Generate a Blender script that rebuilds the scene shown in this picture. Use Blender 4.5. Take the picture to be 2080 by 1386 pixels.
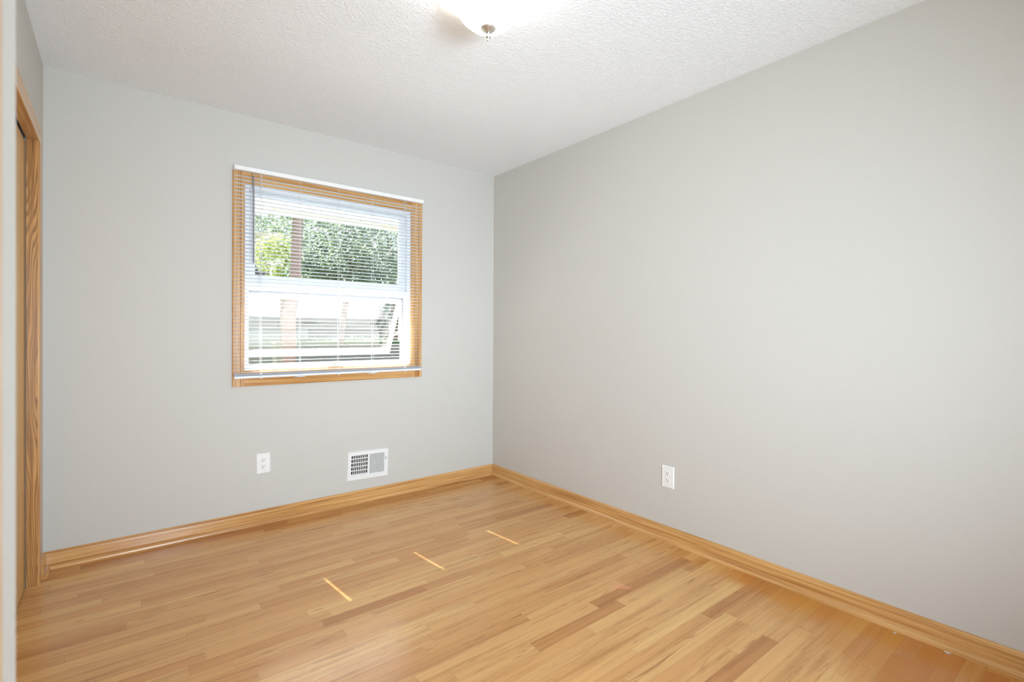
import bpy, bmesh, math, random
from mathutils import Vector, Matrix, noise as mnoise

random.seed(7)
S = bpy.context.scene
for o in list(bpy.data.objects):
    bpy.data.objects.remove(o, do_unlink=True)
C = S.collection
R = math.radians

# ------------------------------------------------------------------ camera
IMG_W, IMG_H = 2080, 1386
CAM = Vector((-2.41374, -3.29359, 1.16172))
YAW, PITCH, ROLL, FPX, SHIFT_Y_PX = 0.670247846, -0.00498228, 0.00519755, 1009.051, -11.987
fwd = Vector((math.sin(YAW) * math.cos(PITCH), math.cos(YAW) * math.cos(PITCH), math.sin(PITCH)))
r0 = Vector((math.cos(YAW), -math.sin(YAW), 0))
u0 = r0.cross(fwd)
rt = r0 * math.cos(ROLL) + u0 * math.sin(ROLL)
up = u0 * math.cos(ROLL) - r0 * math.sin(ROLL)
cam = bpy.data.cameras.new('camera')
cam_o = bpy.data.objects.new('camera', cam)
C.objects.link(cam_o)
cam_o.matrix_world = Matrix(((rt.x, up.x, -fwd.x, CAM.x), (rt.y, up.y, -fwd.y, CAM.y), (rt.z, up.z, -fwd.z, CAM.z), (0, 0, 0, 1)))
cam.sensor_width = 36
cam.lens = FPX / IMG_W * 36
cam.shift_y = SHIFT_Y_PX / IMG_W
cam.clip_start = 0.02
cam.dof.use_dof = True
cam.dof.focus_distance = 2.6
cam.dof.aperture_fstop = 4.5
S.camera = cam_o

# ------------------------------------------------------------------ light
S.view_settings.view_transform = 'Standard'
S.view_settings.look = 'None'
S.view_settings.gamma = 1
S.view_settings.use_curve_mapping = False
S.view_settings.exposure = 1.06

SUN_TAN = 1.04                                   # tangent of the sun's elevation
SUN_DIR = Vector((-0.106, 1.0, SUN_TAN)).normalized()   # towards the sun
w = bpy.data.worlds.new('sky')
S.world = w
w.use_nodes = True
wn, wl = w.node_tree.nodes, w.node_tree.links
wn.clear()
sky = wn.new('ShaderNodeTexSky')
sky.sky_type = 'HOSEK_WILKIE'
sky.sun_direction = SUN_DIR
sky.turbidity = 4.0
sky.ground_albedo = 0.3
hs = wn.new('ShaderNodeHueSaturation')
hs.inputs['Saturation'].default_value = 0.55
bg = wn.new('ShaderNodeBackground')
bg.inputs['Strength'].default_value = 4.4
wo = wn.new('ShaderNodeOutputWorld')
wl.new(sky.outputs[0], hs.inputs['Color'])
wl.new(hs.outputs[0], bg.inputs[0])
wl.new(bg.outputs[0], wo.inputs[0])

sun = bpy.data.lights.new('sun', 'SUN')
sun.energy = 15.5
sun.angle = R(0.53)
sun.color = (1.0, 0.97, 0.92)
sun_o = bpy.data.objects.new('sun', sun)
C.objects.link(sun_o)
sun_o.location = (-3, 9, 9)
sun_o.rotation_euler = SUN_DIR.to_track_quat('Z', 'Y').to_euler()


def area(name, loc, aim, sx, sy, energy, color):
    l = bpy.data.lights.new(name, 'AREA')
    l.shape = 'RECTANGLE'
    l.size, l.size_y, l.energy, l.color = sx, sy, energy, color
    o = bpy.data.objects.new(name, l)
    C.objects.link(o)
    o.location = loc
    o.rotation_euler = Vector(aim).to_track_quat('-Z', 'Z').to_euler()
    return o


area('added_front_fill', (-1.70, -4.27, 1.45), (0, 1, 0), 1.2, 1.2, 1.5, (0.78, 0.89, 1.0))  # added fill behind the camera, standing in for daylight
corner_fill = area('added_corner_fill', (-2.0, -4.27, 1.05), (1.30, 3.9, 0.14), 0.8, 0.55, 25, (0.72, 0.86, 1.0))  # added fill aimed at the far walls and right corner
corner_fill.data.spread = R(102)

# ------------------------------------------------------------------ helpers


def srgb(r, g, b):
    f = lambda c: (c / 12.92 if c <= 0.04045 else ((c + 0.055) / 1.055) ** 2.4)
    return (f(r / 255), f(g / 255), f(b / 255), 1)


def mat(name):
    m = bpy.data.materials.new(name)
    m.use_nodes = True
    nt = m.node_tree
    b = nt.nodes['Principled BSDF']
    return m, nt, b


def nd(nt, kind, **kw):
    n = nt.nodes.new(kind)
    for k, v in kw.items():
        if k in n.inputs:
            n.inputs[k].default_value = v
        else:
            setattr(n, k, v)
    return n


def mth(nt, op, a, b=None, c=None):
    n = nt.nodes.new('ShaderNodeMath')
    n.operation = op
    for i, v in enumerate((a, b, c)):
        if v is None:
            continue
        if isinstance(v, (int, float)):
            n.inputs[i].default_value = v
        else:
            nt.links.new(v, n.inputs[i])
    return n.outputs[0]


def ramp(nt, fac, stops):
    n = nt.nodes.new('ShaderNodeValToRGB')
    e = n.color_ramp.elements
    while len(e) < len(stops):
        e.new(0.5)
    for el, (p, col) in zip(e, stops):
        el.position = p
        el.color = col
    nt.links.new(fac, n.inputs[0])
    return n.outputs[0]


def mixc(nt, fac, a, b, blend='MIX'):
    n = nt.nodes.new('ShaderNodeMix')
    n.data_type = 'RGBA'
    n.blend_type = blend
    for sock, v in ((n.inputs[0], fac), (n.inputs[6], a), (n.inputs[7], b)):
        if isinstance(v, (int, float)):
            sock.default_value = v
        elif isinstance(v, tuple):
            sock.default_value = v
        else:
            nt.links.new(v, sock)
    return n.outputs[2]


def smooth(nt, v, lo, hi):
    n = nt.nodes.new('ShaderNodeMapRange')
    n.interpolation_type = 'SMOOTHSTEP'
    n.inputs[1].default_value = lo
    n.inputs[2].default_value = hi
    nt.links.new(v, n.inputs[0])
    return n.outputs[0]


def plain(name, col, rough=0.5, metal=0.0, spec=0.5, bump=None):
    m, nt, b = mat(name)
    b.inputs['Base Color'].default_value = col
    b.inputs['Roughness'].default_value = rough
    b.inputs['Metallic'].default_value = metal
    b.inputs['Specular IOR Level'].default_value = spec
    # slight procedural variation so that nothing is dead flat
    tc = nd(nt, 'ShaderNodeTexCoord')
    n = nd(nt, 'ShaderNodeTexNoise', Scale=bump[0] if bump else 30.0, Detail=3.0)
    nt.links.new(tc.outputs['Object'], n.inputs['Vector'])
    c = ramp(nt, n.outputs['Fac'], [(0.3, tuple(x * 0.97 for x in col[:3]) + (1,)), (0.7, col)])
    nt.links.new(c, b.inputs['Base Color'])
    if bump:
        bp = nd(nt, 'ShaderNodeBump', Strength=bump[1], Distance=bump[2])
        nt.links.new(n.outputs['Fac'], bp.inputs['Height'])
        nt.links.new(bp.outputs[0], b.inputs['Normal'])
    return m


def wood(name, light, mid, dark, axis, rough=0.32, fine=70.0, cathedral=0.0):
    """oak: streaks along one axis, optional cathedral figure"""
    m, nt, b = mat(name)
    tc = nd(nt, 'ShaderNodeTexCoord')
    sc = [fine] * 3
    sc[axis] = 1.6
    mp = nd(nt, 'ShaderNodeMapping')
    mp.inputs['Scale'].default_value = sc
    nt.links.new(tc.outputs['Object'], mp.inputs[0])
    n = nd(nt, 'ShaderNodeTexNoise', Scale=1.0, Detail=5.0, Roughness=0.6)
    nt.links.new(mp.outputs[0], n.inputs['Vector'])
    col = ramp(nt, n.outputs['Fac'], [(0.32, dark), (0.5, mid), (0.68, light)])
    if cathedral:
        sc2 = [9.0] * 3
        sc2[axis] = 0.9
        mp2 = nd(nt, 'ShaderNodeMapping')
        mp2.inputs['Scale'].default_value = sc2
        nt.links.new(tc.outputs['Object'], mp2.inputs[0])
        n2 = nd(nt, 'ShaderNodeTexNoise', Scale=1.3, Detail=1.5, Roughness=0.45)
        nt.links.new(mp2.outputs[0], n2.inputs['Vector'])
        rings = mth(nt, 'FRACT', mth(nt, 'MULTIPLY', n2.outputs['Fac'], 26.0))
        line = ramp(nt, rings, [(0.0, (0, 0, 0, 1)), (0.25, (0, 0, 0, 1)), (0.75, (1, 1, 1, 1)), (1.0, (0.1, 0.1, 0.1, 1))])
        brk = smooth(nt, n.outputs['Fac'], 0.25, 0.65)
        col = mixc(nt, mth(nt, 'MULTIPLY', mth(nt, 'MULTIPLY', line, brk), cathedral), col, dark)
    nt.links.new(col, b.inputs['Base Color'])
    b.inputs['Roughness'].default_value = rough
    bp = nd(nt, 'ShaderNodeBump', Strength=0.08, Distance=0.002)
    nt.links.new(n.outputs['Fac'], bp.inputs['Height'])
    nt.links.new(bp.outputs[0], b.inputs['Normal'])
    return m


def glass(name, dust=0.0, tint=(0.97, 0.985, 0.98, 1)):
    m, nt, b = mat(name)
    nt.nodes.remove(b)
    out = nt.nodes['Material Output']
    tr = nd(nt, 'ShaderNodeBsdfTransparent')
    tr.inputs[0].default_value = tint
    gl = nd(nt, 'ShaderNodeBsdfGlossy', Roughness=0.02)
    fr = nd(nt, 'ShaderNodeFresnel', IOR=1.45)
    mx = nd(nt, 'ShaderNodeMixShader')
    nt.links.new(fr.outputs[0], mx.inputs[0])
    nt.links.new(tr.outputs[0], mx.inputs[1])
    nt.links.new(gl.outputs[0], mx.inputs[2])
    last = mx.outputs[0]
    if dust:
        tl = nd(nt, 'ShaderNodeBsdfTranslucent')
        tl.inputs[0].default_value = (0.9, 0.92, 0.92, 1)
        m2 = nd(nt, 'ShaderNodeMixShader')
        tc = nd(nt, 'ShaderNodeTexCoord')
        n = nd(nt, 'ShaderNodeTexNoise', Scale=7.0, Detail=4.0)
        nt.links.new(tc.outputs['Object'], n.inputs['Vector'])
        nt.links.new(mth(nt, 'MULTIPLY', n.outputs['Fac'], dust * 2), m2.inputs[0])
        nt.links.new(last, m2.inputs[1])
        nt.links.new(tl.outputs[0], m2.inputs[2])
        last = m2.outputs[0]
    nt.links.new(last, out.inputs[0])
    return m


def empty(name, loc=(0, 0, 0), rot=(0, 0, 0)):
    o = bpy.data.objects.new(name, None)
    C.objects.link(o)
    o.location = loc
    o.rotation_euler = rot
    o.empty_display_size = 0.05
    return o


def tag(o, label, cat, group=None):
    o['label'] = label
    o['category'] = cat
    if group:
        o['group'] = group
    return o


def obj(name, bm, m, parent=None, smooth_shade=False, bevel=0.0, structure=False, loc=None, label=None, segs=2):
    bmesh.ops.recalc_face_normals(bm, faces=bm.faces)
    me = bpy.data.meshes.new(name)
    bm.to_mesh(me)
    bm.free()
    o = bpy.data.objects.new(name, me)
    C.objects.link(o)
    if m:
        me.materials.append(m)
    if smooth_shade:
        for p in me.polygons:
            p.use_smooth = True
        me.set_sharp_from_angle(angle=R(50))
    if bevel:
        b = o.modifiers.new('bevel', 'BEVEL')
        b.width = bevel
        b.segments = segs
        b.limit_method = 'ANGLE'
        b.angle_limit = R(40)
    if parent:
        o.parent = parent
    if loc:
        o.location = loc
    if structure:
        o['kind'] = 'structure'
    if label:
        o['label'] = label
    return o


def NB():
    return bmesh.new()


def box(bm, x0, x1, y0, y1, z0, z1, M=None):
    vs = [bm.verts.new((x, y, z)) for x in (x0, x1) for y in (y0, y1) for z in (z0, z1)]
    for f in ((0, 1, 3, 2), (4, 6, 7, 5), (0, 4, 5, 1), (2, 3, 7, 6), (0, 2, 6, 4), (1, 5, 7, 3)):
        bm.faces.new([vs[i] for i in f])
    if M is not None:
        bmesh.ops.transform(bm, matrix=M, verts=vs)
    return vs


def prism(bm, prof, axis, a0, a1, M=None):
    """closed profile in the two other axes, extruded along axis (0=x: prof is (y,z); 1=y: (x,z); 2=z: (x,y))"""
    def P(u, v, a):
        return ((a, u, v), (u, a, v), (u, v, a))[axis]
    A = [bm.verts.new(P(u, v, a0)) for u, v in prof]
    B = [bm.verts.new(P(u, v, a1)) for u, v in prof]
    n = len(prof)
    for i in range(n):
        bm.faces.new((A[i], A[(i + 1) % n], B[(i + 1) % n], B[i]))
    bm.faces.new(A[::-1])
    bm.faces.new(B)
    if M is not None:
        bmesh.ops.transform(bm, matrix=M, verts=A + B)
    return A + B


def lathe(bm, prof, n=48, M=None, cap=False):
    rings = []
    allv = []
    for r, z in prof:
        if r < 1e-6:
            v = bm.verts.new((0, 0, z))
            rings.append([v])
            allv.append(v)
        else:
            ring = [bm.verts.new((r * math.cos(2 * math.pi * k / n), r * math.sin(2 * math.pi * k / n), z)) for k in range(n)]
            rings.append(ring)
            allv += ring
    for a, b in zip(rings, rings[1:]):
        for k in range(n):
            q = (k + 1) % n
            if len(a) == 1 and len(b) == 1:
                continue
            if len(a) == 1:
                bm.faces.new((a[0], b[q], b[k]))
            elif len(b) == 1:
                bm.faces.new((a[k], a[q], b[0]))
            else:
                bm.faces.new((a[k], a[q], b[q], b[k]))
    if M is not None:
        bmesh.ops.transform(bm, matrix=M, verts=allv)
    return allv


def tube(bm, pts, rad, n=8):
    """tube along a polyline, rad a number or one per point"""
    pts = [Vector(p) for p in pts]
    rads = rad if isinstance(rad, (list, tuple)) else [rad] * len(pts)
    prev = None
    for i, p in enumerate(pts):
        d = (pts[min(i + 1, len(pts) - 1)] - pts[max(i - 1, 0)]).normalized()
        a = d.orthogonal().normalized() if abs(d.z) < 0.99 else Vector((1, 0, 0))
        if abs(d.z) < 0.99:
            a = d.cross(Vector((0, 0, 1))).normalized()
        b = d.cross(a).normalized()
        ring = [bm.verts.new(p + (a * math.cos(2 * math.pi * k / n) + b * math.sin(2 * math.pi * k / n)) * rads[i]) for k in range(n)]
        if prev:
            for k in range(n):
                bm.faces.new((prev[k], prev[(k + 1) % n], ring[(k + 1) % n], ring[k]))
        else:
            bm.faces.new(ring[::-1])
        prev = ring
    bm.faces.new(prev)


def slab_with_holes(bm, u0, u1, v0, v1, holes, place):
    """solid wall: rectangle u,v with rectangular holes; place(u,v,t) -> xyz with t = 0 room face / 1 back face"""
    us = sorted({u0, u1, *[h[0] for h in holes], *[h[1] for h in holes]})
    vs = sorted({v0, v1, *[h[2] for h in holes], *[h[3] for h in holes]})
    solid = {}
    for i in range(len(us) - 1):
        for j in range(len(vs) - 1):
            cu, cv = (us[i] + us[i + 1]) / 2, (vs[j] + vs[j + 1]) / 2
            solid[i, j] = not any(h[0] < cu < h[1] and h[2] < cv < h[3] for h in holes)
    cache = {}

    def V(i, j, t):
        if (i, j, t) not in cache:
            cache[i, j, t] = bm.verts.new(place(us[i], vs[j], t))
        return cache[i, j, t]
    for (i, j), s in solid.items():
        if not s:
            continue
        for t in (0, 1):
            bm.faces.new((V(i, j, t), V(i + 1, j, t), V(i + 1, j + 1, t), V(i, j + 1, t)))
        for di, dj, e in ((-1, 0, ((i, j), (i, j + 1))), (1, 0, ((i + 1, j), (i + 1, j + 1))), (0, -1, ((i, j), (i + 1, j))), (0, 1, ((i, j + 1), (i + 1, j + 1)))):
            if not solid.get((i + di, j + dj), False):
                (a, b), (c, d) = e
                bm.faces.new((V(a, b, 0), V(c, d, 0), V(c, d, 1), V(a, b, 1)))


# ------------------------------------------------------------------ materials
H = 2.44
W = 2.6993
YF = -4.2          # front wall (behind the camera)

M_wall = plain('wall_paint', srgb(207, 203, 195), 0.62, bump=(190.0, 0.06, 0.0015), spec=0.3)
M_vinyl = plain('white_vinyl', srgb(240, 242, 245), 0.35)
M_slat = plain('white_slat_enamel', srgb(238, 240, 244), 0.4)
M_plate = plain('white_plate', srgb(243, 241, 237), 0.3)
M_metalwhite = plain('white_enamel_metal', srgb(240, 239, 235), 0.35)
M_slot = plain('dark_slot', srgb(40, 34, 30), 0.7)
M_duct = plain('duct_shade', srgb(34, 26, 22), 0.8)  # dark tone stands in for shade inside the duct
M_chrome = plain('brushed_nickel', srgb(208, 203, 195), 0.35, metal=0.9)
M_wand = plain('grey_clear_wand', srgb(140, 134, 138), 0.25)
M_cord = plain('white_cord', srgb(238, 238, 238), 0.7)
M_clip = plain('clear_clip', srgb(226, 230, 232), 0.2)
M_seal = plain('grey_seal', srgb(150, 152, 158), 0.6)
M_glass = glass('window_glass')
M_glass_dusty = glass('dusty_glass', dust=0.003)
oakL, oakM, oakD = srgb(224, 178, 118), srgb(208, 157, 96), srgb(170, 116, 64)
M_oak_x = wood('oak_trim_x', oakL, oakM, oakD, 0, rough=0.2)
M_oak_y = wood('oak_trim_y', oakL, oakM, oakD, 1, rough=0.2)
M_oak_z = wood('oak_trim_z', oakL, oakM, oakD, 2, rough=0.3)
M_oak_fig = wood('oak_figured_z', srgb(214, 162, 96), srgb(198, 144, 80), srgb(120, 78, 36), 2, rough=0.4, cathedral=0.9)
M_door = wood('flush_door_veneer', srgb(222, 182, 124), srgb(214, 172, 112), srgb(200, 158, 98), 2, rough=0.45, fine=30.0)


def ceiling_material():
    m, nt, b = mat('textured_ceiling')
    tc = nd(nt, 'ShaderNodeTexCoord')
    n1 = nd(nt, 'ShaderNodeTexNoise', Scale=85.0, Detail=3.0, Roughness=0.55, Distortion=0.6)
    nt.links.new(tc.outputs['Object'], n1.inputs['Vector'])
    v = nd(nt, 'ShaderNodeTexVoronoi', Scale=70.0)
    nt.links.new(tc.outputs['Object'], v.inputs['Vector'])
    hgt = mth(nt, 'ADD', smooth(nt, n1.outputs['Fac'], 0.4, 0.62), mth(nt, 'MULTIPLY', v.outputs['Distance'], 0.35))
    bp = nd(nt, 'ShaderNodeBump', Strength=0.45, Distance=0.004)
    nt.links.new(hgt, bp.inputs['Height'])
    nt.links.new(bp.outputs[0], b.inputs['Normal'])
    b.inputs['Base Color'].default_value = srgb(247, 248, 249)
    b.inputs['Roughness'].default_value = 0.85
    b.inputs['Specular IOR Level'].default_value = 0.2
    return m


def floor_material():
    """narrow oak strips running along x, random lengths and tones"""
    m, nt, b = mat('oak_strip_floor')
    L = nt.links
    tc = nd(nt, 'ShaderNodeTexCoord')
    sp = nd(nt, 'ShaderNodeSeparateXYZ')
    L.new(tc.outputs['Object'], sp.inputs[0])
    X, Y = sp.outputs[0], sp.outputs[1]
    bw = 0.0572
    v = mth(nt, 'DIVIDE', Y, bw)
    row = mth(nt, 'FLOOR', v)
    fv = mth(nt, 'FRACT', v)
    w1 = nd(nt, 'ShaderNodeTexWhiteNoise', noise_dimensions='1D')
    L.new(row, w1.inputs['W'])
    wc = nd(nt, 'ShaderNodeSeparateColor')
    L.new(w1.outputs['Color'], wc.inputs[0])
    ln = mth(nt, 'ADD', mth(nt, 'MULTIPLY', wc.outputs[0], 0.75), 0.42)
    u = mth(nt, 'ADD', mth(nt, 'DIVIDE', X, ln), mth(nt, 'MULTIPLY', wc.outputs[1], 37.0))
    pid = mth(nt, 'FLOOR', u)
    fu = mth(nt, 'FRACT', u)
    cb = nd(nt, 'ShaderNodeCombineXYZ')
    L.new(pid, cb.inputs[0])
    L.new(row, cb.inputs[1])
    w2 = nd(nt, 'ShaderNodeTexWhiteNoise', noise_dimensions='3D')
    L.new(cb.outputs[0], w2.inputs['Vector'])
    rc = nd(nt, 'ShaderNodeSeparateColor')
    L.new(w2.outputs['Color'], rc.inputs[0])
    base = ramp(nt, w2.outputs['Value'], [(0.0, srgb(182, 124, 68)), (0.08, srgb(202, 146, 86)), (0.4, srgb(211, 158, 97)), (0.85, srgb(216, 165, 104)), (1.0, srgb(225, 178, 114))])
    # grain inside each strip
    gv = nd(nt, 'ShaderNodeCombineXYZ')
    L.new(mth(nt, 'ADD', mth(nt, 'MULTIPLY', X, 2.2), mth(nt, 'MULTIPLY', rc.outputs[0], 60.0)), gv.inputs[0])
    L.new(mth(nt, 'ADD', mth(nt, 'MULTIPLY', Y, 75.0), mth(nt, 'MULTIPLY', rc.outputs[1], 40.0)), gv.inputs[1])
    L.new(mth(nt, 'MULTIPLY', rc.outputs[2], 30.0), gv.inputs[2])
    g = nd(nt, 'ShaderNodeTexNoise', Scale=1.0, Detail=5.0, Roughness=0.62, Distortion=0.5)
    L.new(gv.outputs[0], g.inputs['Vector'])
    gr = ramp(nt, g.outputs['Fac'], [(0.28, (0.76, 0.70, 0.62, 1)), (0.46, (0.97, 0.96, 0.94, 1)), (0.7, (1.05, 1.05, 1.04, 1))])
    col = mixc(nt, 0.85, base, gr, 'MULTIPLY')
    # broad soft bands running through every strip
    mv = nd(nt, 'ShaderNodeCombineXYZ')
    L.new(mth(nt, 'ADD', mth(nt, 'MULTIPLY', X, 1.1), mth(nt, 'MULTIPLY', rc.outputs[2], 55.0)), mv.inputs[0])
    L.new(mth(nt, 'ADD', mth(nt, 'MULTIPLY', Y, 30.0), mth(nt, 'MULTIPLY', rc.outputs[0], 25.0)), mv.inputs[1])
    mg = nd(nt, 'ShaderNodeTexNoise', Scale=1.0, Detail=3.0, Roughness=0.55, Distortion=0.8)
    L.new(mv.outputs[0], mg.inputs['Vector'])
    col = mixc(nt, 0.8, col, ramp(nt, mg.outputs['Fac'], [(0.3, (0.76, 0.68, 0.58, 1)), (0.48, (1, 1, 1, 1)), (0.68, (1.05, 1.045, 1.035, 1))]), 'MULTIPLY')
    # dark mineral streaks
    sv = nd(nt, 'ShaderNodeCombineXYZ')
    L.new(mth(nt, 'ADD', mth(nt, 'MULTIPLY', X, 3.2), mth(nt, 'MULTIPLY', rc.outputs[1], 90.0)), sv.inputs[0])
    L.new(mth(nt, 'ADD', mth(nt, 'MULTIPLY', Y, 38.0), mth(nt, 'MULTIPLY', rc.outputs[2], 70.0)), sv.inputs[1])
    s = nd(nt, 'ShaderNodeTexNoise', Scale=1.0, Detail=2.0, Roughness=0.5, Distortion=1.2)
    L.new(sv.outputs[0], s.inputs['Vector'])
    col = mixc(nt, mth(nt, 'MULTIPLY', smooth(nt, s.outputs['Fac'], 0.62, 0.74), 0.6), col, srgb(140, 88, 44))
    # open pores: short dark ticks along the grain
    pv = nd(nt, 'ShaderNodeCombineXYZ')
    L.new(mth(nt, 'ADD', mth(nt, 'MULTIPLY', X, 16.0), mth(nt, 'MULTIPLY', rc.outputs[2], 80.0)), pv.inputs[0])
    L.new(mth(nt, 'ADD', mth(nt, 'MULTIPLY', Y, 330.0), mth(nt, 'MULTIPLY', rc.outputs[0], 50.0)), pv.inputs[1])
    pn = nd(nt, 'ShaderNodeTexNoise', Scale=1.0, Detail=2.0, Roughness=0.5)
    L.new(pv.outputs[0], pn.inputs['Vector'])
    pore = mth(nt, 'MULTIPLY', smooth(nt, pn.outputs['Fac'], 0.56, 0.72), smooth(nt, mg.outputs['Fac'], 0.62, 0.40))
    col = mixc(nt, mth(nt, 'MULTIPLY', pore, 0.5), col, srgb(132, 84, 44))
    # redder, unsanded varnish by the right wall near the door and along the back wall
    n3 = nd(nt, 'ShaderNodeTexNoise', Scale=5.0, Detail=3.0)
    L.new(tc.outputs['Object'], n3.inputs['Vector'])
    wob = mth(nt, 'MULTIPLY', mth(nt, 'SUBTRACT', n3.outputs['Fac'], 0.5), 0.35)
    d1 = mth(nt, 'ADD', mth(nt, 'SUBTRACT', mth(nt, 'MULTIPLY', mth(nt, 'SUBTRACT', mth(nt, 'MULTIPLY', Y, -1.0), 2.05), 0.55), mth(nt, 'MULTIPLY', X, -1.0)), wob)
    worn = mth(nt, 'MULTIPLY', smooth(nt, d1, -0.16, 0.05), mth(nt, 'ADD', mth(nt, 'MULTIPLY', rc.outputs[0], 0.65), 0.33))
    col = mixc(nt, worn, col, mixc(nt, rc.outputs[1], srgb(184, 104, 46), srgb(206, 146, 62)))
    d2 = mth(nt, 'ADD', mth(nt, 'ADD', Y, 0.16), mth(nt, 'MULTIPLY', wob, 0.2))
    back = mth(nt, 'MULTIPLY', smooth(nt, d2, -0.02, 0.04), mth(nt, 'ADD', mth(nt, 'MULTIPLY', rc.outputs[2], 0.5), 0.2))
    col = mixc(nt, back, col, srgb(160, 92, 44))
    # pink scuff
    ex = mth(nt, 'DIVIDE', mth(nt, 'ADD', mth(nt, 'ADD', X, 0.609), mth(nt, 'MULTIPLY', mth(nt, 'ADD', Y, 1.832), 1.0)), 0.026)
    ey = mth(nt, 'DIVIDE', mth(nt, 'SUBTRACT', mth(nt, 'ADD', X, 0.609), mth(nt, 'MULTIPLY', mth(nt, 'ADD', Y, 1.832), 1.25)), 0.09)
    rr = mth(nt, 'ADD', mth(nt, 'MULTIPLY', ex, ex), mth(nt, 'MULTIPLY', ey, ey))
    n4 = nd(nt, 'ShaderNodeTexNoise', Scale=45.0, Detail=2.0)
    L.new(tc.outputs['Object'], n4.inputs['Vector'])
    sc = mth(nt, 'MULTIPLY', smooth(nt, mth(nt, 'SUBTRACT', 1.35, mth(nt, 'ADD', rr, mth(nt, 'MULTIPLY', n4.outputs['Fac'], 0.9))), 0.0, 0.5), 0.6)
    col = mixc(nt, sc, col, srgb(232, 150, 116))
    # seams
    ev = mth(nt, 'MINIMUM', fv, mth(nt, 'SUBTRACT', 1.0, fv))
    eu = mth(nt, 'MULTIPLY', mth(nt, 'MINIMUM', fu, mth(nt, 'SUBTRACT', 1.0, fu)), mth(nt, 'DIVIDE', ln, bw))
    e = mth(nt, 'MINIMUM', ev, eu)
    gap = mth(nt, 'SUBTRACT', 1.0, smooth(nt, e, 0.004, 0.022))
    col = mixc(nt, mth(nt, 'MULTIPLY', gap, mth(nt, 'ADD', mth(nt, 'MULTIPLY', rc.outputs[1], 0.35), 0.12)), col, srgb(104, 62, 30))
    L.new(col, b.inputs['Base Color'])
    rg = nd(nt, 'ShaderNodeMapRange')
    rg.inputs[3].default_value = 0.18
    rg.inputs[4].default_value = 0.28
    L.new(g.outputs['Fac'], rg.inputs[0])
    L.new(rg.outputs[0], b.inputs['Roughness'])
    b.inputs['Specular IOR Level'].default_value = 0.65
    hh = mth(nt, 'ADD', mth(nt, 'MULTIPLY', gap, -1.0), mth(nt, 'MULTIPLY', g.outputs['Fac'], 0.25))
    bp = nd(nt, 'ShaderNodeBump', Strength=0.22, Distance=0.0015)
    L.new(hh, bp.inputs['Height'])
    L.new(bp.outputs[0], b.inputs['Normal'])
    return m


M_ceil = ceiling_material()
M_floor = floor_material()

# ------------------------------------------------------------------ room shell
WX0, WX1, WZ0, WZ1 = -1.832, -0.746, 0.925, 2.035      # window opening
T = 0.16
XB = -2.477            # face of the entry wall beside the camera
YB = -2.744            # its corner
CZ = 2.022             # closet head height
CY0, CY1 = -0.195, -1.95  # closet opening

bm = NB()
box(bm, -W - 0.75, 0.14, YF - 0.14, 0.0, -0.06, 0.0)
obj('floor', bm, M_floor, structure=True)
bm = NB()
box(bm, -W - 0.14, 0.14, YF - 0.14, T, H, H + 0.1)
obj('ceiling', bm, M_ceil, structure=True)

VX0, VX1, VZ0, VZ1 = -1.19, -0.94, 0.18, 0.33      # duct hole behind the register
bm = NB()
slab_with_holes(bm, -W - 0.75, 0.14, -0.06, H, [(WX0, WX1, WZ0, WZ1), (VX0, VX1, VZ0, VZ1)], lambda u, v, t: (u, T * t, v))
obj('wall_back', bm, M_wall, structure=True)
bm = NB()
slab_with_holes(bm, YF - 0.14, 0.0, -0.06, H, [], lambda u, v, t: (0.14 * t, u, v))
obj('wall_right', bm, M_wall, structure=True)
bm = NB()
slab_with_holes(bm, YB, 0.0, -0.06, H, [(CY1 - 0.018, CY0 + 0.018, -0.06, CZ + 0.018)], lambda u, v, t: (-W - 0.045 * t - 0.0, u, v))
obj('wall_left', bm, M_wall, structure=True)
bm = NB()   # closet interior
box(bm, -W - 0.75, -W - 0.70, CY1 - 0.3, 0.0, 0.0, H)
box(bm, -W - 0.70, -W - 0.045, CY1 - 0.3, CY1 - 0.25, 0.0, H)
box(bm, -W - 0.70, -W - 0.045, -0.05, 0.0, 0.0, H)
box(bm, -W - 0.75, -W - 0.045, CY1 - 0.3, 0.0, H, H + 0.1)
obj('wall_closet', bm, M_wall, structure=True)
DY0, DY1, DZ = -3.83, -3.005, 2.04                      # entry doorway
bm = NB()
slab_with_holes(bm, YF - 0.14, YB, -0.06, H, [(DY0, DY1, -0.06, DZ)], lambda u, v, t: (XB - 0.115 * t, u, v))
box(bm, -W - 0.05, XB - 0.115, YB - 0.1, YB, -0.06, H)
obj('wall_entry', bm, M_wall, structure=True)
bm = NB()
slab_with_holes(bm, XB, 0.0, -0.06, H, [(-2.35, -1.05, 0.75, 2.15)], lambda u, v, t: (u, YF - 0.14 * t, v))
obj('wall_front', bm, M_wall, structure=True)
# unseen window added behind the camera to let light in: frame only
bm = NB()
slab_with_holes(bm, -2.35, -1.05, 0.75, 2.15, [(-2.30, -1.10, 0.80, 2.10)], lambda u, v, t: (u, YF - 0.02 - 0.05 * t, v))
obj('added_window', bm, M_vinyl, structure=True)

# baseboards with shoe moulding
BH = 0.083
BP = [(0, 0), (0.013, 0), (0.013, 0.066), (0.0118, 0.0695), (0.0095, 0.0715), (0.0095, 0.0765), (0.0075, 0.081), (0.0045, 0.083), (0, 0.083)]
SP = [(0.013, 0.0)] + [(0.013 + 0.0175 * math.cos(a), 0.021 * math.sin(a)) for a in [i * math.pi / 14 for i in range(8)]]


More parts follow.
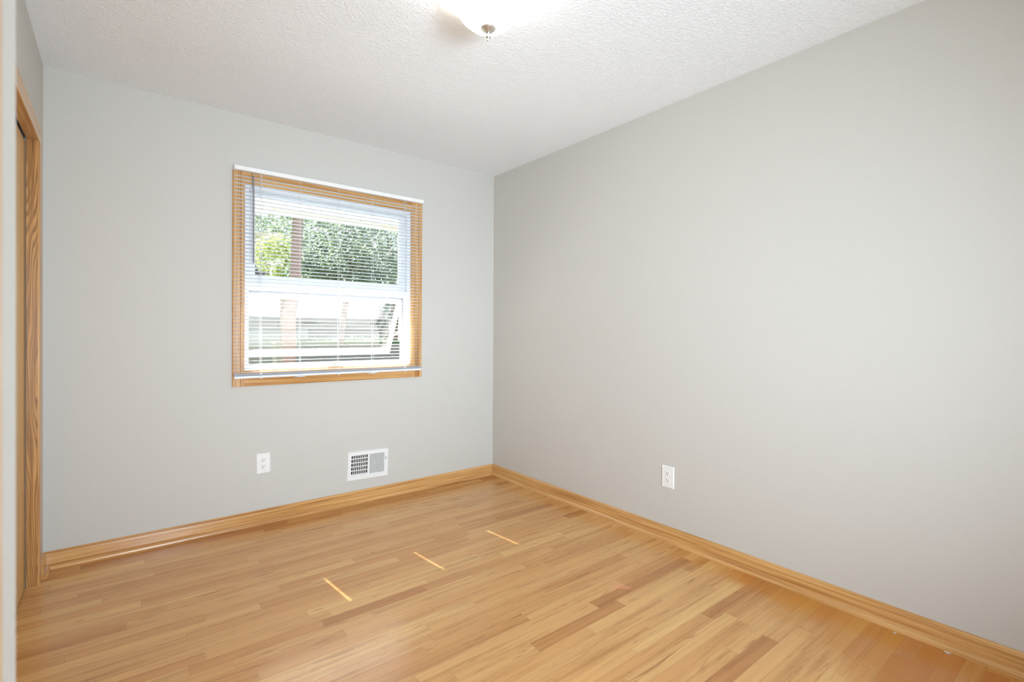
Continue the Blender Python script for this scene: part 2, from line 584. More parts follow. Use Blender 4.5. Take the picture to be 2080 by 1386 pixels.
def baseboard(name, axis, a0, a1, sgn, off, m):
    prof = [(off + sgn * d, z) for d, z in BP]
    bm = NB()
    prism(bm, prof, axis, a0, a1)
    b = obj(name, bm, m, structure=True)
    bm = NB()
    prism(bm, [(off + sgn * d, z) for d, z in SP], axis, a0 + (0.0 if axis else 0.02), a1)
    s = obj('shoe_molding', bm, m, b, smooth_shade=False)
    for p in s.data.polygons:
        p.use_smooth = True
    s.data.set_sharp_from_angle(angle=R(40))
    return b


baseboard('baseboard_back', 0, -W, 0.0, -1, 0.0, M_oak_x)
baseboard('baseboard_right', 1, YF, 0.0, -1, 0.0, M_oak_y)
baseboard('baseboard_left', 1, -0.127, -0.012, 1, -W, M_oak_y)

# ------------------------------------------------------------------ closet on the left wall
cl = empty('door_1', (-W, 0, 0))
cl['kind'] = 'structure'
CT = 0.0065      # how far the casing stands off the wall


def casing_profile(u0, u1, t, sgn=1):
    """flat casing with eased edges and a bead groove; (depth, across)"""
    w_ = u1 - u0
    return [(0, u0), (t * 0.8, u0), (t, u0 + w_ * 0.06), (t, u0 + w_ * 0.62), (t * 0.7, u0 + w_ * 0.66), (t, u0 + w_ * 0.70), (t, u0 + w_ * 0.94), (t * 0.8, u1), (0, u1)]


bm = NB()
prism(bm, casing_profile(CY0 - 0.004, -0.127, CT), 2, 0.0, CZ - 0.004)
obj('casing', bm, M_oak_z, cl)
bm = NB()
prism(bm, casing_profile(CY1 - 0.07, CY1 + 0.004, CT), 2, 0.0, CZ - 0.004)
obj('casing', bm, M_oak_z, cl)
bm = NB()
prism(bm, [(d, z) for d, z in casing_profile(CZ - 0.004, 2.095, CT)], 1, CY1 - 0.07, -0.127)
obj('head_casing', bm, M_oak_y, cl)
bm = NB()
box(bm, -0.0385, 0.0, CY0, CY0 + 0.018, 0.0, CZ - 0.0005)
obj('jamb', bm, M_oak_fig, cl, label='boldly figured oak jamb')
bm = NB()
box(bm, -0.0385, 0.0, CY1 - 0.018, CY1, 0.0, CZ)
obj('jamb', bm, M_oak_z, cl)
bm = NB()
box(bm, -0.0385, 0.0, CY1 - 0.018, CY0 + 0.018, CZ, CZ + 0.018)
obj('head_jamb', bm, M_oak_y, cl)
bm = NB()
box(bm, -0.078, -0.0425, -1.12, CY0 + 0.016, 0.008, CZ - 0.012)
obj('door_panel', bm, M_door, cl, bevel=0.001)
bm = NB()
box(bm, -0.118, -0.083, -1.98, -1.02, 0.008, CZ - 0.012)
obj('door_panel', bm, M_door, cl, bevel=0.001)

# ------------------------------------------------------------------ entry door casing next to the camera
en = empty('door_2', (XB, 0, 0))
en['kind'] = 'structure'
bm = NB()
prism(bm, casing_profile(DY1 - 0.004, -2.932, 0.017), 2, 0.0, DZ - 0.004)
obj('casing', bm, M_oak_z, en)
bm = NB()
prism(bm, casing_profile(DY0 - 0.07, DY0 + 0.004, 0.017), 2, 0.0, DZ - 0.004)
obj('casing', bm, M_oak_z, en)
bm = NB()
prism(bm, casing_profile(DZ - 0.004, 2.11, 0.017), 1, DY0 - 0.07, -2.932)
obj('head_casing', bm, M_oak_y, en)

bm = NB()
box(bm, -0.075, -0.040, DY0 + 0.002, DY1 - 0.002, 0.008, DZ - 0.003)  # unseen closed slab, added to keep sky light out of the doorway
obj('door_panel', bm, M_door, en, bevel=0.001)

# ------------------------------------------------------------------ window
win = empty('window_1', (0, 0, 0))
win['kind'] = 'structure'


def wcasing(prof, axis, a0, a1, m, name='casing'):
    bm = NB()
    prism(bm, prof, axis, a0, a1)
    return obj(name, bm, m, win)


CWT = 0.0165
cx0, cx1, cz0, cz1 = -1.893, -0.662, 0.835, 2.105
wcasing([(u, -d) for d, u in casing_profile(cx0, WX0 + 0.003, CWT)], 2, cz0, cz1, M_oak_z)
wcasing([(u, -d) for d, u in casing_profile(WX1 - 0.003, cx1, CWT)], 2, cz0, cz1, M_oak_z)
wcasing([(-d, u) for d, u in casing_profile(WZ1 - 0.003, cz1, CWT)], 0, WX0, WX1, M_oak_x)
wcasing([(-d, u) for d, u in casing_profile(cz0, WZ0 + 0.003, CWT)], 0, WX0, WX1, M_oak_x)

bm = NB()
slab_with_holes(bm, WX0, WX1, WZ0, WZ1, [(WX0 + 0.028, WX1 - 0.028, WZ0 + 0.03, 1.415), (WX0 + 0.028, WX1 - 0.028, 1.452, WZ1 - 0.03)], lambda u, v, t: (u, 0.004 + 0.116 * t, v))
frame = obj('frame', bm, M_vinyl, win, bevel=0.002)
# inner stop step and grey seal around the lower opening
bm = NB()
slab_with_holes(bm, WX0 + 0.028, WX1 - 0.028, WZ0 + 0.03, 1.415, [(WX0 + 0.036, WX1 - 0.036, WZ0 + 0.038, 1.404)], lambda u, v, t: (u, 0.062 + 0.012 * t, v))
obj('weather_seal', bm, M_seal, win)
# upper fixed sash
bm = NB()
slab_with_holes(bm, WX0 + 0.028, WX1 - 0.028, 1.452, WZ1 - 0.03, [(WX0 + 0.068, WX1 - 0.068, 1.506, WZ1 - 0.055)], lambda u, v, t: (u, 0.034 + 0.045 * t, v))
us = obj('upper_sash', bm, M_vinyl, win, bevel=0.004)
bm = NB()
box(bm, WX0 + 0.066, WX1 - 0.066, 0.056, 0.060, 1.504, WZ1 - 0.053)
obj('glass_pane', bm, M_glass, us)
# lower awning sash, hinged at its top and pushed out
SH = 0.455
bm = NB()
sx0, sx1 = WX0 + 0.031, WX1 - 0.031
slab_with_holes(bm, sx0, sx1, -SH, 0.0, [(sx0 + 0.025, sx1 - 0.025, -SH + 0.035, -0.032)], lambda u, v, t: (u, -0.014 + 0.03 * t, v))
ls = obj('lower_sash', bm, M_vinyl, win, bevel=0.004)
ls.location = (0, 0.094, 1.405)
ls.rotation_euler = (R(27), 0, 0)
bm = NB()
box(bm, sx0 + 0.023, sx1 - 0.023, -0.002, 0.002, -SH + 0.033, -0.030)
obj('glass_pane', bm, M_glass_dusty, ls)
# operator arm and folding crank
bm = NB()
tube(bm, [(-0.80, 0.07, 1.17), (-0.795, 0.19, 1.13)], 0.005)
tube(bm, [(-0.80, 0.07, 1.17), (-0.795, 0.09, 1.33)], 0.005)
obj('stay_arm', bm, M_vinyl, win)
bm = NB()
box(bm, -1.345, -1.235, -0.002, 0.018, 0.9255, 0.940)
tube(bm, [(-1.29, 0.006, 0.940), (-1.29, 0.0, 0.954)], 0.007)
tube(bm, [(-1.34, -0.003, 0.953), (-1.24, -0.001, 0.956)], [0.006, 0.0045])
tube(bm, [(-1.338, -0.003, 0.951), (-1.338, -0.004, 0.966)], 0.006)
obj('crank_handle', bm, M_chrome, win, bevel=0.001)

# ------------------------------------------------------------------ venetian blind
bl = tag(empty('venetian_blind', (-1.2885, 0.0, 0.885)), 'white horizontal mini blind, slats open, hung over the oak framed window', 'blind')
BX = -1.2885
bx0, bx1 = -1.886 - BX, -0.676 - BX
ZB = 0.885
bm = NB()   # U channel head rail
hz0, hz1 = 2.098 - ZB, 2.124 - ZB
prism(bm, [(-0.020, hz0), (-0.054, hz0), (-0.056, hz0 + 0.003), (-0.0565, hz1 - 0.004), (-0.054, hz1), (-0.020, hz1)], 0, bx0, bx1)
obj('headrail', bm, M_plate, bl, bevel=0.001)
for xx0, xx1 in ((bx0 - 0.005, bx0 - 0.0005), (bx1 + 0.0005, bx1 + 0.005)):
    bm = NB()
    box(bm, xx0, xx1, -0.055, -0.0005, hz0 - 0.001, hz1 + 0.002)
    obj('mounting_bracket', bm, M_slat, bl, bevel=0.0008)

LAD = [-1.747, -1.523, -1.284, -1.052, -0.813]
HOLES = [LAD[0], LAD[2], LAD[4]]
PITCH_S, NS = 0.0221, 53
SW, CROWN, YC = 0.025, 0.0031, -0.038


def slat_bm(bm, z, x0, x1, holes, hy=0.0062, hx=0.0036, tilt=0.0):
    """one crowned strip with routed cord holes at its middle, sheet 0.2 mm thick"""
    ys = [-SW / 2, -SW / 3.2, -hy, 0.0, hy, SW / 3.2, SW / 2]
    xs = [x0]
    hole_cells = []
    for h in holes:
        xs += [h - hx, h + hx]
        hole_cells.append(len(xs) - 2)
    xs.append(x1)
    for t in (0.0, 0.00035):
        ca, sa = math.cos(tilt), math.sin(tilt)
        grid = []
        for x in xs:
            col_ = []
            for y in ys:
                zz = CROWN * (1 - (2 * y / SW) ** 2) - t
                col_.append(bm.verts.new((x, YC + y * ca + zz * sa, z - y * sa + zz * ca)))
            grid.append(col_)
        for i in range(len(xs) - 1):
            for j in range(len(ys) - 1):
                if i in hole_cells and j in (2, 3):
                    continue
                bm.faces.new((grid[i][j], grid[i + 1][j], grid[i + 1][j + 1], grid[i][j + 1]))


bm = NB()
for k in range(NS):
    z = 0.034 + k * PITCH_S
    dz = 0.0
    slat_bm(bm, z + dz, -1.8895 - BX, -0.682 - BX, [h - BX for h in HOLES], tilt=R(2.5))
me_slats = obj('slats', bm, M_slat, bl, smooth_shade=True)
bm = NB()   # the unused slats resting on the bottom rail
for k in range(4):
    slat_bm(bm, 0.0185 + k * 0.0021, -1.8895 - BX, -0.682 - BX, [h - BX for h in HOLES])
obj('stacked_slats', bm, M_slat, bl, smooth_shade=True)
bm = NB()
prism(bm, [(YC - 0.0125, 0.003), (YC - 0.0105, 0.0), (YC + 0.0105, 0.0), (YC + 0.0125, 0.003), (YC + 0.0125, 0.0125), (YC, 0.0165), (YC - 0.0125, 0.0125)], 0, -1.887 - BX, -0.684 - BX)
obj('bottom_rail', bm, M_slat, bl)
for i, lx in enumerate(LAD):
    x = lx - BX
    bm = NB()
    for y in (YC - 0.0133, YC + 0.0133):
        for dx in ((-0.0035, 0.0035) if i in (0, 4) else (0.0,)):
            tube(bm, [(x + dx, y, 0.002), (x + dx, y, hz0)], 0.0007, 5)
    for k in range(NS):                       # the ladder's rungs
        z = 0.0335 + k * PITCH_S
        box(bm, x + 0.004, x + 0.0046, YC - 0.0133, YC + 0.0133, z - 0.0004, z)
    obj('ladder_cord', bm, M_cord, bl)
    bm = NB()
    if i in (1, 3):
        # hold-down clip: ring and two tabs under the rail
        box(bm, x - 0.012, x + 0.012, YC - 0.0165, YC - 0.0125, -0.004, 0.014)
        box(bm, x - 0.034, x + 0.030, YC - 0.018, YC + 0.006, -0.0055, -0.0015)
    else:
        box(bm, x - 0.009, x + 0.009, YC - 0.015, YC - 0.0125, -0.002, 0.012)
        box(bm, x - 0.009, x + 0.009, YC - 0.015, YC + 0.006, -0.003, -0.0005)
    obj('hold_down_clip', bm, M_clip, bl, bevel=0.001)
bm = NB()
tube(bm, [(-1.792 - BX, YC - 0.022, 2.072 - ZB), (-1.791 - BX, YC - 0.022, 1.563 - ZB)], 0.0043, 6)
tw = obj('tilt_wand', bm, M_wand, bl)
bm = NB()
tube(bm, [(-1.792 - BX, YC - 0.022, 2.070 - ZB), (-1.792 - BX, YC - 0.020, 2.088 - ZB), (-1.792 - BX, YC - 0.012, 2.098 - ZB)], 0.0022, 6)
obj('wand_hook', bm, M_chrome, tw)

# ------------------------------------------------------------------ wall outlets


def capsule_face(bm, cz, y, r=0.0172, hh=0.0142, depth=0.0025):
    """duplex receptacle face: circle cut flat at top and bottom"""
    pts = []
    for k in range(40):
        a = 2 * math.pi * k / 40
        pts.append((r * math.cos(a), cz + max(-hh, min(hh, r * math.sin(a)))))
    prism(bm, pts, 1, y, y - depth)


def outlet(name, loc, rz, label):
    t = tag(empty(name, loc, (0, 0, rz)), label, 'outlet', None)
    w2, h2, d = 0.0395, 0.0615, 0.0065
    bm = NB()
    slab_with_holes(bm, -w2, w2, -h2, h2, [(-0.0105, 0.0105, 0.0085, 0.031), (-0.0105, 0.0105, -0.031, -0.0085)], lambda u, v, tt: (u, -d + d * tt, v))
    for v in bm.verts:
        if v.co.y < -0.001 and (abs(v.co.x) > w2 - 1e-4):
            v.co.x *= 0.93
        if v.co.y < -0.001 and (abs(v.co.z) > h2 - 1e-4):
            v.co.z *= 0.955
    obj('cover_plate', bm, M_plate, t, bevel=0.0012)
    for cz in (0.0197, -0.0197):
        bm = NB()
        capsule_face(bm, cz, -0.002, depth=0.0062)
        rc_ = obj('receptacle', bm, M_plate, t, bevel=0.0006)
        bm = NB()
        box(bm, -0.0076, -0.0052, -0.0085, -0.0081, cz - 0.0012, cz + 0.0082)
        box(bm, 0.0054, 0.0074, -0.0085, -0.0081, cz - 0.0002, cz + 0.0074)
        prism(bm, [(0.0028 * math.cos(a), cz - 0.0072 + max(-0.0016, 0.0028 * math.sin(a))) for a in [2 * math.pi * k / 16 for k in range(16)]], 1, -0.0081, -0.0085)
        obj('slots', bm, M_slot, rc_)
    bm = NB()
    lathe(bm, [(0, 0.0015), (0.002, 0.0013), (0.0032, 0.0004), (0.0033, 0.0)], 16, Matrix.Translation((0, -d, 0)) @ Matrix.Rotation(R(90), 4, 'X'))
    obj('screw', bm, M_plate, t)
    return t


outlet('wall_outlet', (-1.724, 0, 0.362), 0, 'white duplex wall outlet on the window wall, left of the vent')
outlet('wall_outlet', (0, -1.663, 0.3585), R(-90), 'white duplex wall outlet alone on the long right wall')

# ------------------------------------------------------------------ wall register
vt = tag(empty('wall_vent', (-1.065, 0, 0.249), (0, R(1.6), 0)), 'white metal wall vent with open left louvers, low under the window', 'vent')
vw, vh = 0.1475, 0.0985
ox0, ox1, oz0, oz1 = -0.119, 0.119, -0.062, 0.071
bm = NB()
slab_with_holes(bm, -vw, vw, -vh, vh, [(ox0, -0.006, oz0, oz1), (0.009, ox1, oz0, oz1)], lambda u, v, t: (u, -0.011 + 0.011 * t, v))
for v in bm.verts:
    if v.co.y < -0.005:
        if abs(v.co.x) > vw - 1e-4:
            v.co.x *= 0.965
        if abs(v.co.z) > vh - 1e-4:
            v.co.z *= 0.95
obj('face_frame', bm, M_metalwhite, vt, bevel=0.0015)
bm = NB()
n = 9
for k in range(n - 1):
    x = ox0 + (k + 1) * (-0.006 - ox0) / n
    box(bm, x - 0.0022, x + 0.0022, -0.0095, -0.0055, oz0, oz1)
obj('louvers', bm, M_metalwhite, vt, label='straight open louvers')
bm = NB()
for k in range(5):
    z = oz0 + 0.004 + k * (oz1 - oz0) / 5.0
    box(bm, ox0, -0.006, -0.005, -0.002, z - 0.0032, z + 0.0032)
obj('damper_bars', bm, M_metalwhite, vt)
bm = NB()
n = 9
for k in range(n + 1):
    x = 0.011 + k * (ox1 - 0.011) / n
    box(bm, -0.0095, 0.0095, -0.0006, 0.0006, oz0, oz1, Matrix.Translation((x, -0.003, 0)) @ Matrix.Rotation(R(38), 4, 'Z'))
obj('louvers', bm, M_metalwhite, vt, label='slanted louvers')
bm = NB()
box(bm, -0.118, 0.118, 0.058, 0.060, -0.062, 0.071)
box(bm, -0.1195, -0.118, 0.0005, 0.060, -0.0635, 0.0725)
box(bm, 0.118, 0.1195, 0.0005, 0.060, -0.0635, 0.0725)
box(bm, -0.118, 0.118, 0.0005, 0.060, -0.0635, -0.062)
box(bm, -0.118, 0.118, 0.0005, 0.060, 0.071, 0.0725)
obj('duct_shade_box', bm, M_duct, vt)  # dark box behind the grille, its colour carries the duct's shade
bm = NB()
box(bm, 0.1235, 0.1270, -0.0165, -0.010, 0.024, 0.042)
obj('damper_lever', bm, M_seal, vt, bevel=0.001)
for sx in (-0.1375, 0.1375):
    bm = NB()
    lathe(bm, [(0, 0.0018), (0.0025, 0.0014), (0.0036, 0.0004), (0.0037, 0.0)], 16, Matrix.Translation((sx, -0.0108, 0.004)) @ Matrix.Rotation(R(90), 4, 'X'))
    obj('screw', bm, M_metalwhite, vt)

# ------------------------------------------------------------------ ceiling light
LX, LY = -1.370, -1.83
cl_ = tag(empty('ceiling_light', (LX, LY, H)), 'lit frosted glass bowl ceiling light with nickel finial', 'light')
bm = NB()
lathe(bm, [(0.0, 0.0), (0.165, 0.0), (0.172, -0.008), (0.170, -0.026), (0.155, -0.032), (0.0, -0.032)], 64)
obj('base_pan', bm, M_metalwhite, cl_, smooth_shade=True)
m, nt, b = mat('lit_frosted_glass')
b.inputs['Base Color'].default_value = (0.9, 0.88, 0.85, 1)
b.inputs['Roughness'].default_value = 0.3
tc = nd(nt, 'ShaderNodeTexCoord')
nz = nd(nt, 'ShaderNodeTexNoise', Scale=9.0, Detail=4.0, Distortion=1.5)
nt.links.new(tc.outputs['Object'], nz.inputs['Vector'])
nt.links.new(ramp(nt, nz.outputs['Fac'], [(0.3, (1.0, 0.98, 0.95, 1)), (0.7, (1.0, 0.995, 0.98, 1))]), b.inputs['Emission Color'])
LAMP_STRENGTH = 8.0
# the bulbs hang in the middle: the glass is brightest there and fades towards its rim
sx_ = nd(nt, 'ShaderNodeSeparateXYZ')
nt.links.new(tc.outputs['Object'], sx_.inputs[0])
rad_ = mth(nt, 'SQRT', mth(nt, 'ADD', mth(nt, 'MULTIPLY', sx_.outputs[0], sx_.outputs[0]), mth(nt, 'MULTIPLY', sx_.outputs[1], sx_.outputs[1])))
mr_ = nd(nt, 'ShaderNodeMapRange')
mr_.inputs[1].default_value = 0.075
mr_.inputs[2].default_value = 0.14
mr_.inputs[3].default_value = 1.0
mr_.inputs[4].default_value = 0.07
nt.links.new(rad_, mr_.inputs[0])
nt.links.new(mth(nt, 'MULTIPLY', mr_.outputs[0], LAMP_STRENGTH), b.inputs['Emission Strength'])
M_bowl = m
prof = [(0.012, 2.2555), (0.04, 2.258), (0.07, 2.27), (0.095, 2.292), (0.115, 2.32), (0.132, 2.35), (0.16, 2.375), (0.19, 2.39), (0.196, 2.397)]
inner = [(r - 0.004, z + 0.004) for r, z in prof[::-1]]
bm = NB()
lathe(bm, [(r, z - H) for r, z in prof + inner], 72)
obj('glass_bowl', bm, M_bowl, cl_, smooth_shade=True)
bm = NB()
lathe(bm, [(0.0, 0.010), (0.026, 0.009), (0.0305, 0.005), (0.0315, 0.000), (0.028, -0.006), (0.020, -0.013), (0.011, -0.018), (0.008, -0.0215), (0.006, -0.024), (0.0055, -0.028),
           (0.0085, -0.031), (0.0092, -0.035), (0.0075, -0.039), (0.004, -0.0415), (0.0035, -0.044), (0.0052, -0.0465), (0.0042, -0.0495), (0.0018, -0.0515), (0.0016, -0.060), (0.0024, -0.0625), (0.0, -0.0665)], 32,
      Matrix.Translation((0, 0, 2.266 - H - 0.004)))
obj('finial', bm, M_chrome, cl_, smooth_shade=True)
bm = NB()
tube(bm, [(0, 0, -0.028), (0, 0, 2.275 - H)], 0.006, 10)
obj('stem', bm, M_chrome, cl_)

# ------------------------------------------------------------------ crumbs of paint by the right baseboard
m_chip = plain('white_paint_chip', srgb(214, 214, 208), 0.6)


def chip(loc, rad, label):
    bm = NB()
    n = 9
    pts = []
    for k in range(n):
        a = 2 * math.pi * k / n
        r_ = rad * random.uniform(0.6, 1.1)
        pts.append((r_ * math.cos(a) * 0.7, r_ * math.sin(a) * 1.5))
    prism(bm, pts, 2, 0.0, 0.0025)
    return tag(obj('paint_chip', bm, m_chip, loc=loc, bevel=0.0006), label, 'paint chip')


chip((-0.040, -2.868, 0.0), 0.008, 'largest white paint chip on the floor against the right baseboard')
chip((-0.045, -2.712, 0.0), 0.0045, 'small white paint flake by the right baseboard, beyond the largest chip')

# ------------------------------------------------------------------ outside
M_grass = plain('yard_grass', srgb(120, 142, 84), 0.9, bump=(60.0, 0.4, 0.02))
M_conc = plain('pale_concrete', srgb(205, 200, 194), 0.9, bump=(20.0, 0.2, 0.01))
M_siding = plain('pale_siding', srgb(112, 109, 112), 0.7)
M_roofp = plain('pale_roof', srgb(98, 92, 95), 0.9, bump=(40.0, 0.3, 0.01))
M_bark = plain('bark', srgb(134, 112, 106), 0.95, bump=(25.0, 0.6, 0.02))
M_soffit = plain('painted_soffit', srgb(150, 152, 158), 0.6)
M_fascia = plain('cream_fascia', srgb(236, 220, 196), 0.6)
M_hedge_core = plain('hedge_shade', srgb(92, 112, 88), 0.9)
M_fence = plain('weathered_fence', srgb(132, 130, 128), 0.9)
M_bin = plain('grey_bin', srgb(120, 118, 112), 0.6)
M_dkglass = plain('dark_pane', srgb(120, 140, 156), 0.15)


def leaf_material(name, c0, c1):
    m, nt, b = mat(name)
    oi = nd(nt, 'ShaderNodeTexCoord')
    n = nd(nt, 'ShaderNodeTexNoise', Scale=1.4, Detail=5.0)
    nt.links.new(oi.outputs['Object'], n.inputs['Vector'])
    c = ramp(nt, n.outputs['Fac'], [(0.35, c0), (0.65, c1)])
    nt.links.new(c, b.inputs['Base Color'])
    b.inputs['Roughness'].default_value = 0.5
    out = nt.nodes['Material Output']
    tl = nd(nt, 'ShaderNodeBsdfTranslucent')
    nt.links.new(c, tl.inputs[0])
    mx = nd(nt, 'ShaderNodeMixShader')
    mx.inputs[0].default_value = 0.5
    nt.links.new(b.outputs[0], mx.inputs[1])
    nt.links.new(tl.outputs[0], mx.inputs[2])
    nt.links.new(mx.outputs[0], out.inputs[0])
    return m


M_leaf = leaf_material('leaf_green', srgb(104, 124, 106), srgb(148, 166, 132))
M_leaf_y = leaf_material('leaf_yellow_green', srgb(172, 186, 120), srgb(204, 210, 150))
M_leaf_d = leaf_material('leaf_blue_green', srgb(100, 122, 114), srgb(138, 156, 144))

GZ = -0.55
bm = NB()
box(bm, -30, 40, T, 45, GZ - 0.1, GZ)
obj('ground', bm, M_grass, structure=True)
bm = NB()
box(bm, -7, 9, T, 5.5, GZ, GZ + 0.02)
obj('bounce_paving', bm, M_conc, structure=True)  # unseen paving added so pale bounced light whitens the soffit

# eave over the window
bm = NB()
box(bm, -5, 3, T, 0.775, 2.088, 2.10)
eave = obj('eave', bm, M_soffit, structure=True)
bm = NB()
box(bm, -5, 3, 0.765, 0.79, 2.05, 2.24)
obj('fascia', bm, M_fascia, eave)
bm = NB()
box(bm, -5, 3, T, 0.775, 2.11, 2.3)
obj('roof', bm, M_roofp, eave)


def leaves(bm, blobs, count, size):
    for _ in range(count):
        c, r = random.choice(blobs)
        d = Vector((random.gauss(0, 1), random.gauss(0, 1), random.gauss(0, 1))).normalized()
        p = Vector(c) + Vector((d.x * r[0], d.y * r[1], d.z * r[2])) * random.uniform(0.55, 1.05)
        a = Vector((random.gauss(0, 1), random.gauss(0, 1), random.gauss(0, 1))).normalized()
        b = a.orthogonal().normalized()
        s = size * random.uniform(0.6, 1.3)
        v = [bm.verts.new(p + a * s), bm.verts.new(p + b * s * 0.45), bm.verts.new(p - a * s), bm.verts.new(p - b * s * 0.45)]
        bm.faces.new(v)


def tree(base, trunk, rads, blobs, count, size, m, label, name='tree'):
    t = tag(empty(name, base), label, 'tree')
    B = Vector(base)
    bm = NB()
    tube(bm, [Vector(p) - B for p in trunk], rads, 10)
    obj('trunk', bm, M_bark, t, smooth_shade=True)
    bm = NB()
    leaves(bm, [((c[0] - B.x, c[1] - B.y, c[2] - B.z), r) for c, r in blobs], count, size)
    obj('foliage', bm, m, t)
    return t


def at(px, py, y):
    """world point on the plane y = const seen at a photo pixel; used to read places off the photograph"""
    d = fwd + rt * ((px - IMG_W / 2) / FPX) - up * ((py - IMG_H / 2 + 11.987) / FPX)
    return CAM + d * ((y - CAM.y) / d.y)


def blob(px, py, y, rx, rz, ry=0.8):
    p = at(px, py, y)
    return ((p.x, p.y, p.z), (rx, ry, rz))


Y1 = 7.0
a_ = at(585, 690, Y1)
tree((a_.x, Y1, GZ), [(a_.x, Y1, GZ), tuple(at(588, 640, Y1)), tuple(at(600, 560, Y1)), tuple(at(606, 430, Y1)), tuple(at(612, 330, Y1))], [0.15, 0.12, 0.11, 0.10, 0.08],
     [blob(560, 400, Y1, 0.9, 0.5), blob(640, 380, Y1, 1.0, 0.55), blob(560, 445, Y1 + 1, 0.7, 0.25)], 2200, 0.06, M_leaf, 'tree with a leaning bare trunk left of centre in the window')
Y2 = 10.6
b_ = at(688, 740, Y2)
tree((b_.x, Y2, GZ), [(b_.x, Y2, GZ), tuple(at(690, 715, Y2)), tuple(at(697, 650, Y2)), tuple(at(706, 590, Y2)), tuple(at(712, 520, Y2))], [0.11, 0.09, 0.085, 0.08, 0.06],
     [blob(670, 500, Y2, 1.2, 0.8), blob(730, 480, Y2, 1.2, 0.8), blob(760, 540, Y2, 1.1, 0.6), blob(640, 555, Y2, 0.8, 0.4), blob(700, 560, Y2, 1.0, 0.45)], 7000, 0.075, M_leaf, 'broad leafy tree filling the middle of the window')
Y3 = 12.6
c_ = at(800, 700, Y3)
tree((c_.x, Y3, GZ), [(c_.x, Y3, GZ), (c_.x, Y3, 2.0), (c_.x - 0.2, Y3, 4.5)], [0.16, 0.13, 0.08],
     [blob(790, 480, Y3, 1.4, 1.0), blob(800, 570, Y3, 1.3, 0.7), blob(830, 620, Y3, 1.0, 0.8), blob(745, 450, Y3, 1.2, 0.6), blob(850, 655, Y3 + 0.5, 0.7, 0.6)], 7000, 0.085, M_leaf_d, 'blue green tree at the right side of the window view')
Y4 = 13.0
d_ = at(575, 560, Y4)
tree((d_.x, Y4, GZ), [(d_.x, Y4, GZ), (d_.x, Y4, 2.5), (d_.x + 0.1, Y4, 3.4)], [0.1, 0.08, 0.05],
     [blob(570, 530, Y4, 0.75, 0.55), blob(565, 500, Y4, 0.6, 0.35), blob(590, 560, Y4, 0.5, 0.3)], 2600, 0.08, M_leaf_y, 'sunlit yellow green small tree behind the leaning trunk')
Y5 = 27.0
e_ = at(640, 600, Y5)
tree((e_.x, Y5, GZ), [(e_.x, Y5, GZ), (e_.x, Y5, 3.0), (e_.x, Y5, 6.0)], [0.25, 0.2, 0.1],
     [blob(530, 470, Y5, 1.6, 0.9), blob(620, 500, Y5, 1.8, 1.0), blob(690, 520, Y5, 2.0, 1.2), blob(640, 440, Y5, 1.5, 0.7), blob(790, 520, Y5, 2.0, 1.4)], 6500, 0.14, M_leaf_d, 'large dark tree farthest away behind the pale garage')

# pale neighbouring garage with a low gable
ga = empty('neighbor_garage', (1.5, 14.5, GZ))
tag(ga, 'pale low roofed garage across the yard, behind the leaning trunk', 'building')
gx0, gx1 = at(470, 640, 14.5).x - 1.5, at(790, 640, 14.5).x - 1.5
gz_top = at(600, 648, 14.5).z - GZ
bm = NB()
box(bm, gx0, gx1, 0.0, 3.0, 0.0, gz_top)
for k in range(12):
    z = gz_top * k / 12
    box(bm, gx0, gx1, -0.015, 0.0, z + 0.01, z + gz_top / 12 - 0.012)
obj('wall', bm, M_siding, ga)
bm = NB()
rz = at(600, 590, 16.0).z - GZ
prism(bm, [(-0.45, gz_top - 0.06), (1.5, rz), (3.45, gz_top - 0.06), (3.45, gz_top + 0.04), (1.5, rz + 0.12), (-0.45, gz_top + 0.06)], 0, gx0 - 0.4, gx1 + 0.3)
obj('roof', bm, M_roofp, ga)
bm = NB()
box(bm, -1.2, 1.2, -0.04, -0.016, 0.0, gz_top - 0.35)
obj('garage_door', bm, M_soffit, ga)

# two storey neighbour further left
nb = tag(empty('neighbor_house', (0.6, 20.0, GZ)), 'white house with cream eave at the left edge of the window view', 'building')
n0, n1 = at(490, 550, 20.0).x - 0.6, at(548, 550, 20.0).x - 0.6
nz1 = at(540, 515, 20.0).z - GZ
bm = NB()
box(bm, n0 - 3, n1, 0, 5, 0, nz1)
obj('wall', bm, M_siding, nb)
bm = NB()
ez = at(560, 487, 20.0).z - GZ
box(bm, n0 - 3.3, at(600, 487, 20.0).x - 0.6, -0.7, 5.3, ez - 0.05, ez + 0.12)
obj('eave_board', bm, M_fascia, nb)
bm = NB()
box(bm, at(517, 550, 20.0).x - 0.6, at(531, 550, 20.0).x - 0.6, -0.03, 0.02, at(524, 548, 20.0).z - GZ, at(524, 520, 20.0).z - GZ)
obj('window', bm, M_dkglass, nb)

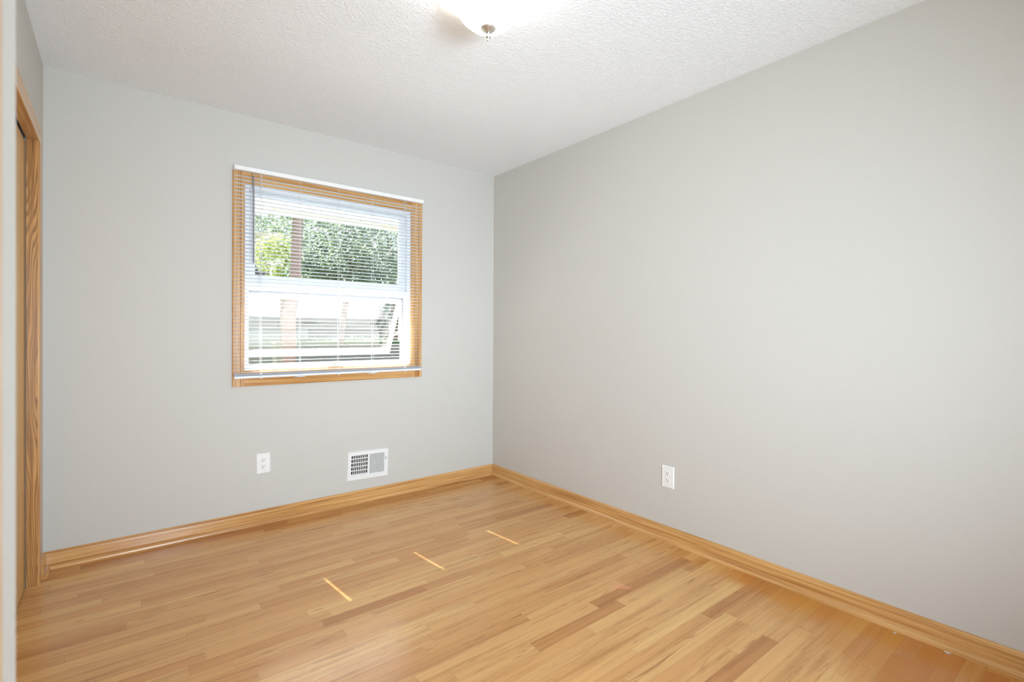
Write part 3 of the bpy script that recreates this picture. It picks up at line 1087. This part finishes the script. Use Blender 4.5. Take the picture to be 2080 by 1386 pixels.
# clipped hedge in front of the garage and a bin
hg = tag(empty('hedge', (1.6, 11.3, GZ)), 'low grey green hedge in front of the pale garage', 'hedge')
h0, h1 = at(600, 700, 11.3).x - 1.6, at(860, 700, 11.3).x - 1.6
ht = at(700, 684, 11.3).z - GZ
bm = NB()
box(bm, h0, h1, 0.1, 0.6, 0, ht - 0.12)
obj('branches', bm, M_hedge_core, hg)
bm = NB()
k = 0
blobs = []
while h0 + k * 0.35 < h1:
    blobs.append(((h0 + k * 0.35, 0.35, ht * 0.5), (0.3, 0.4, ht * 0.52)))
    blobs.append(((h0 + k * 0.35, 0.35, ht * 0.25), (0.3, 0.4, ht * 0.3)))
    k += 1
leaves(bm, blobs, 5000, 0.07)
obj('foliage', bm, M_leaf_d, hg)

# grey board fence in front of the hedge
fe = tag(empty('garden_fence', (1.6, 9.3, GZ)), 'low grey board fence in front of the hedge', 'fence')
f0, f1 = at(480, 700, 9.3).x - 1.6, at(880, 700, 9.3).x - 1.6
fz = at(830, 700, 9.3).z - GZ
bm = NB()
k = 0
while f0 + k * 0.15 < f1:
    box(bm, f0 + k * 0.15, f0 + k * 0.15 + 0.142, 0.0, 0.018, 0.03, fz)
    k += 1
obj('boards', bm, M_fence, fe)
bm = NB()
for z in (0.2, fz - 0.15):
    box(bm, f0, f1, 0.018, 0.056, z, z + 0.08)
obj('rails', bm, M_fence, fe)
k = 0
while f0 + k * 1.8 < f1:
    bm = NB()
    box(bm, f0 + k * 1.8, f0 + k * 1.8 + 0.09, 0.056, 0.146, 0.0, fz + 0.02)
    obj('post', bm, M_fence, fe)
    k += 1

bn = at(577, 722, 8.2)
tb = tag(empty('trash_bin', (bn.x, 8.2, GZ)), 'grey wheeled trash bin standing by the leaning tree trunk', 'bin')
bz = at(577, 694, 8.2).z - GZ
bm = NB()
vs = box(bm, -0.2, 0.2, -0.2, 0.2, 0.05, bz - 0.06)
for v in vs:
    if v.co.z < 0.1:
        v.co.x *= 0.8
        v.co.y *= 0.8
obj('body', bm, M_bin, tb, bevel=0.02)
bm = NB()
box(bm, -0.22, 0.22, -0.23, 0.23, bz - 0.06, bz)
obj('lid', bm, M_bin, tb, bevel=0.015)
for sx in (-0.17, 0.17):
    bm = NB()
    lathe(bm, [(0, -0.02), (0.09, -0.02), (0.09, 0.02), (0, 0.02)], 20, Matrix.Translation((sx, 0.16, 0.09)) @ Matrix.Rotation(R(90), 4, 'Y'))
    obj('wheel', bm, M_slot, tb)
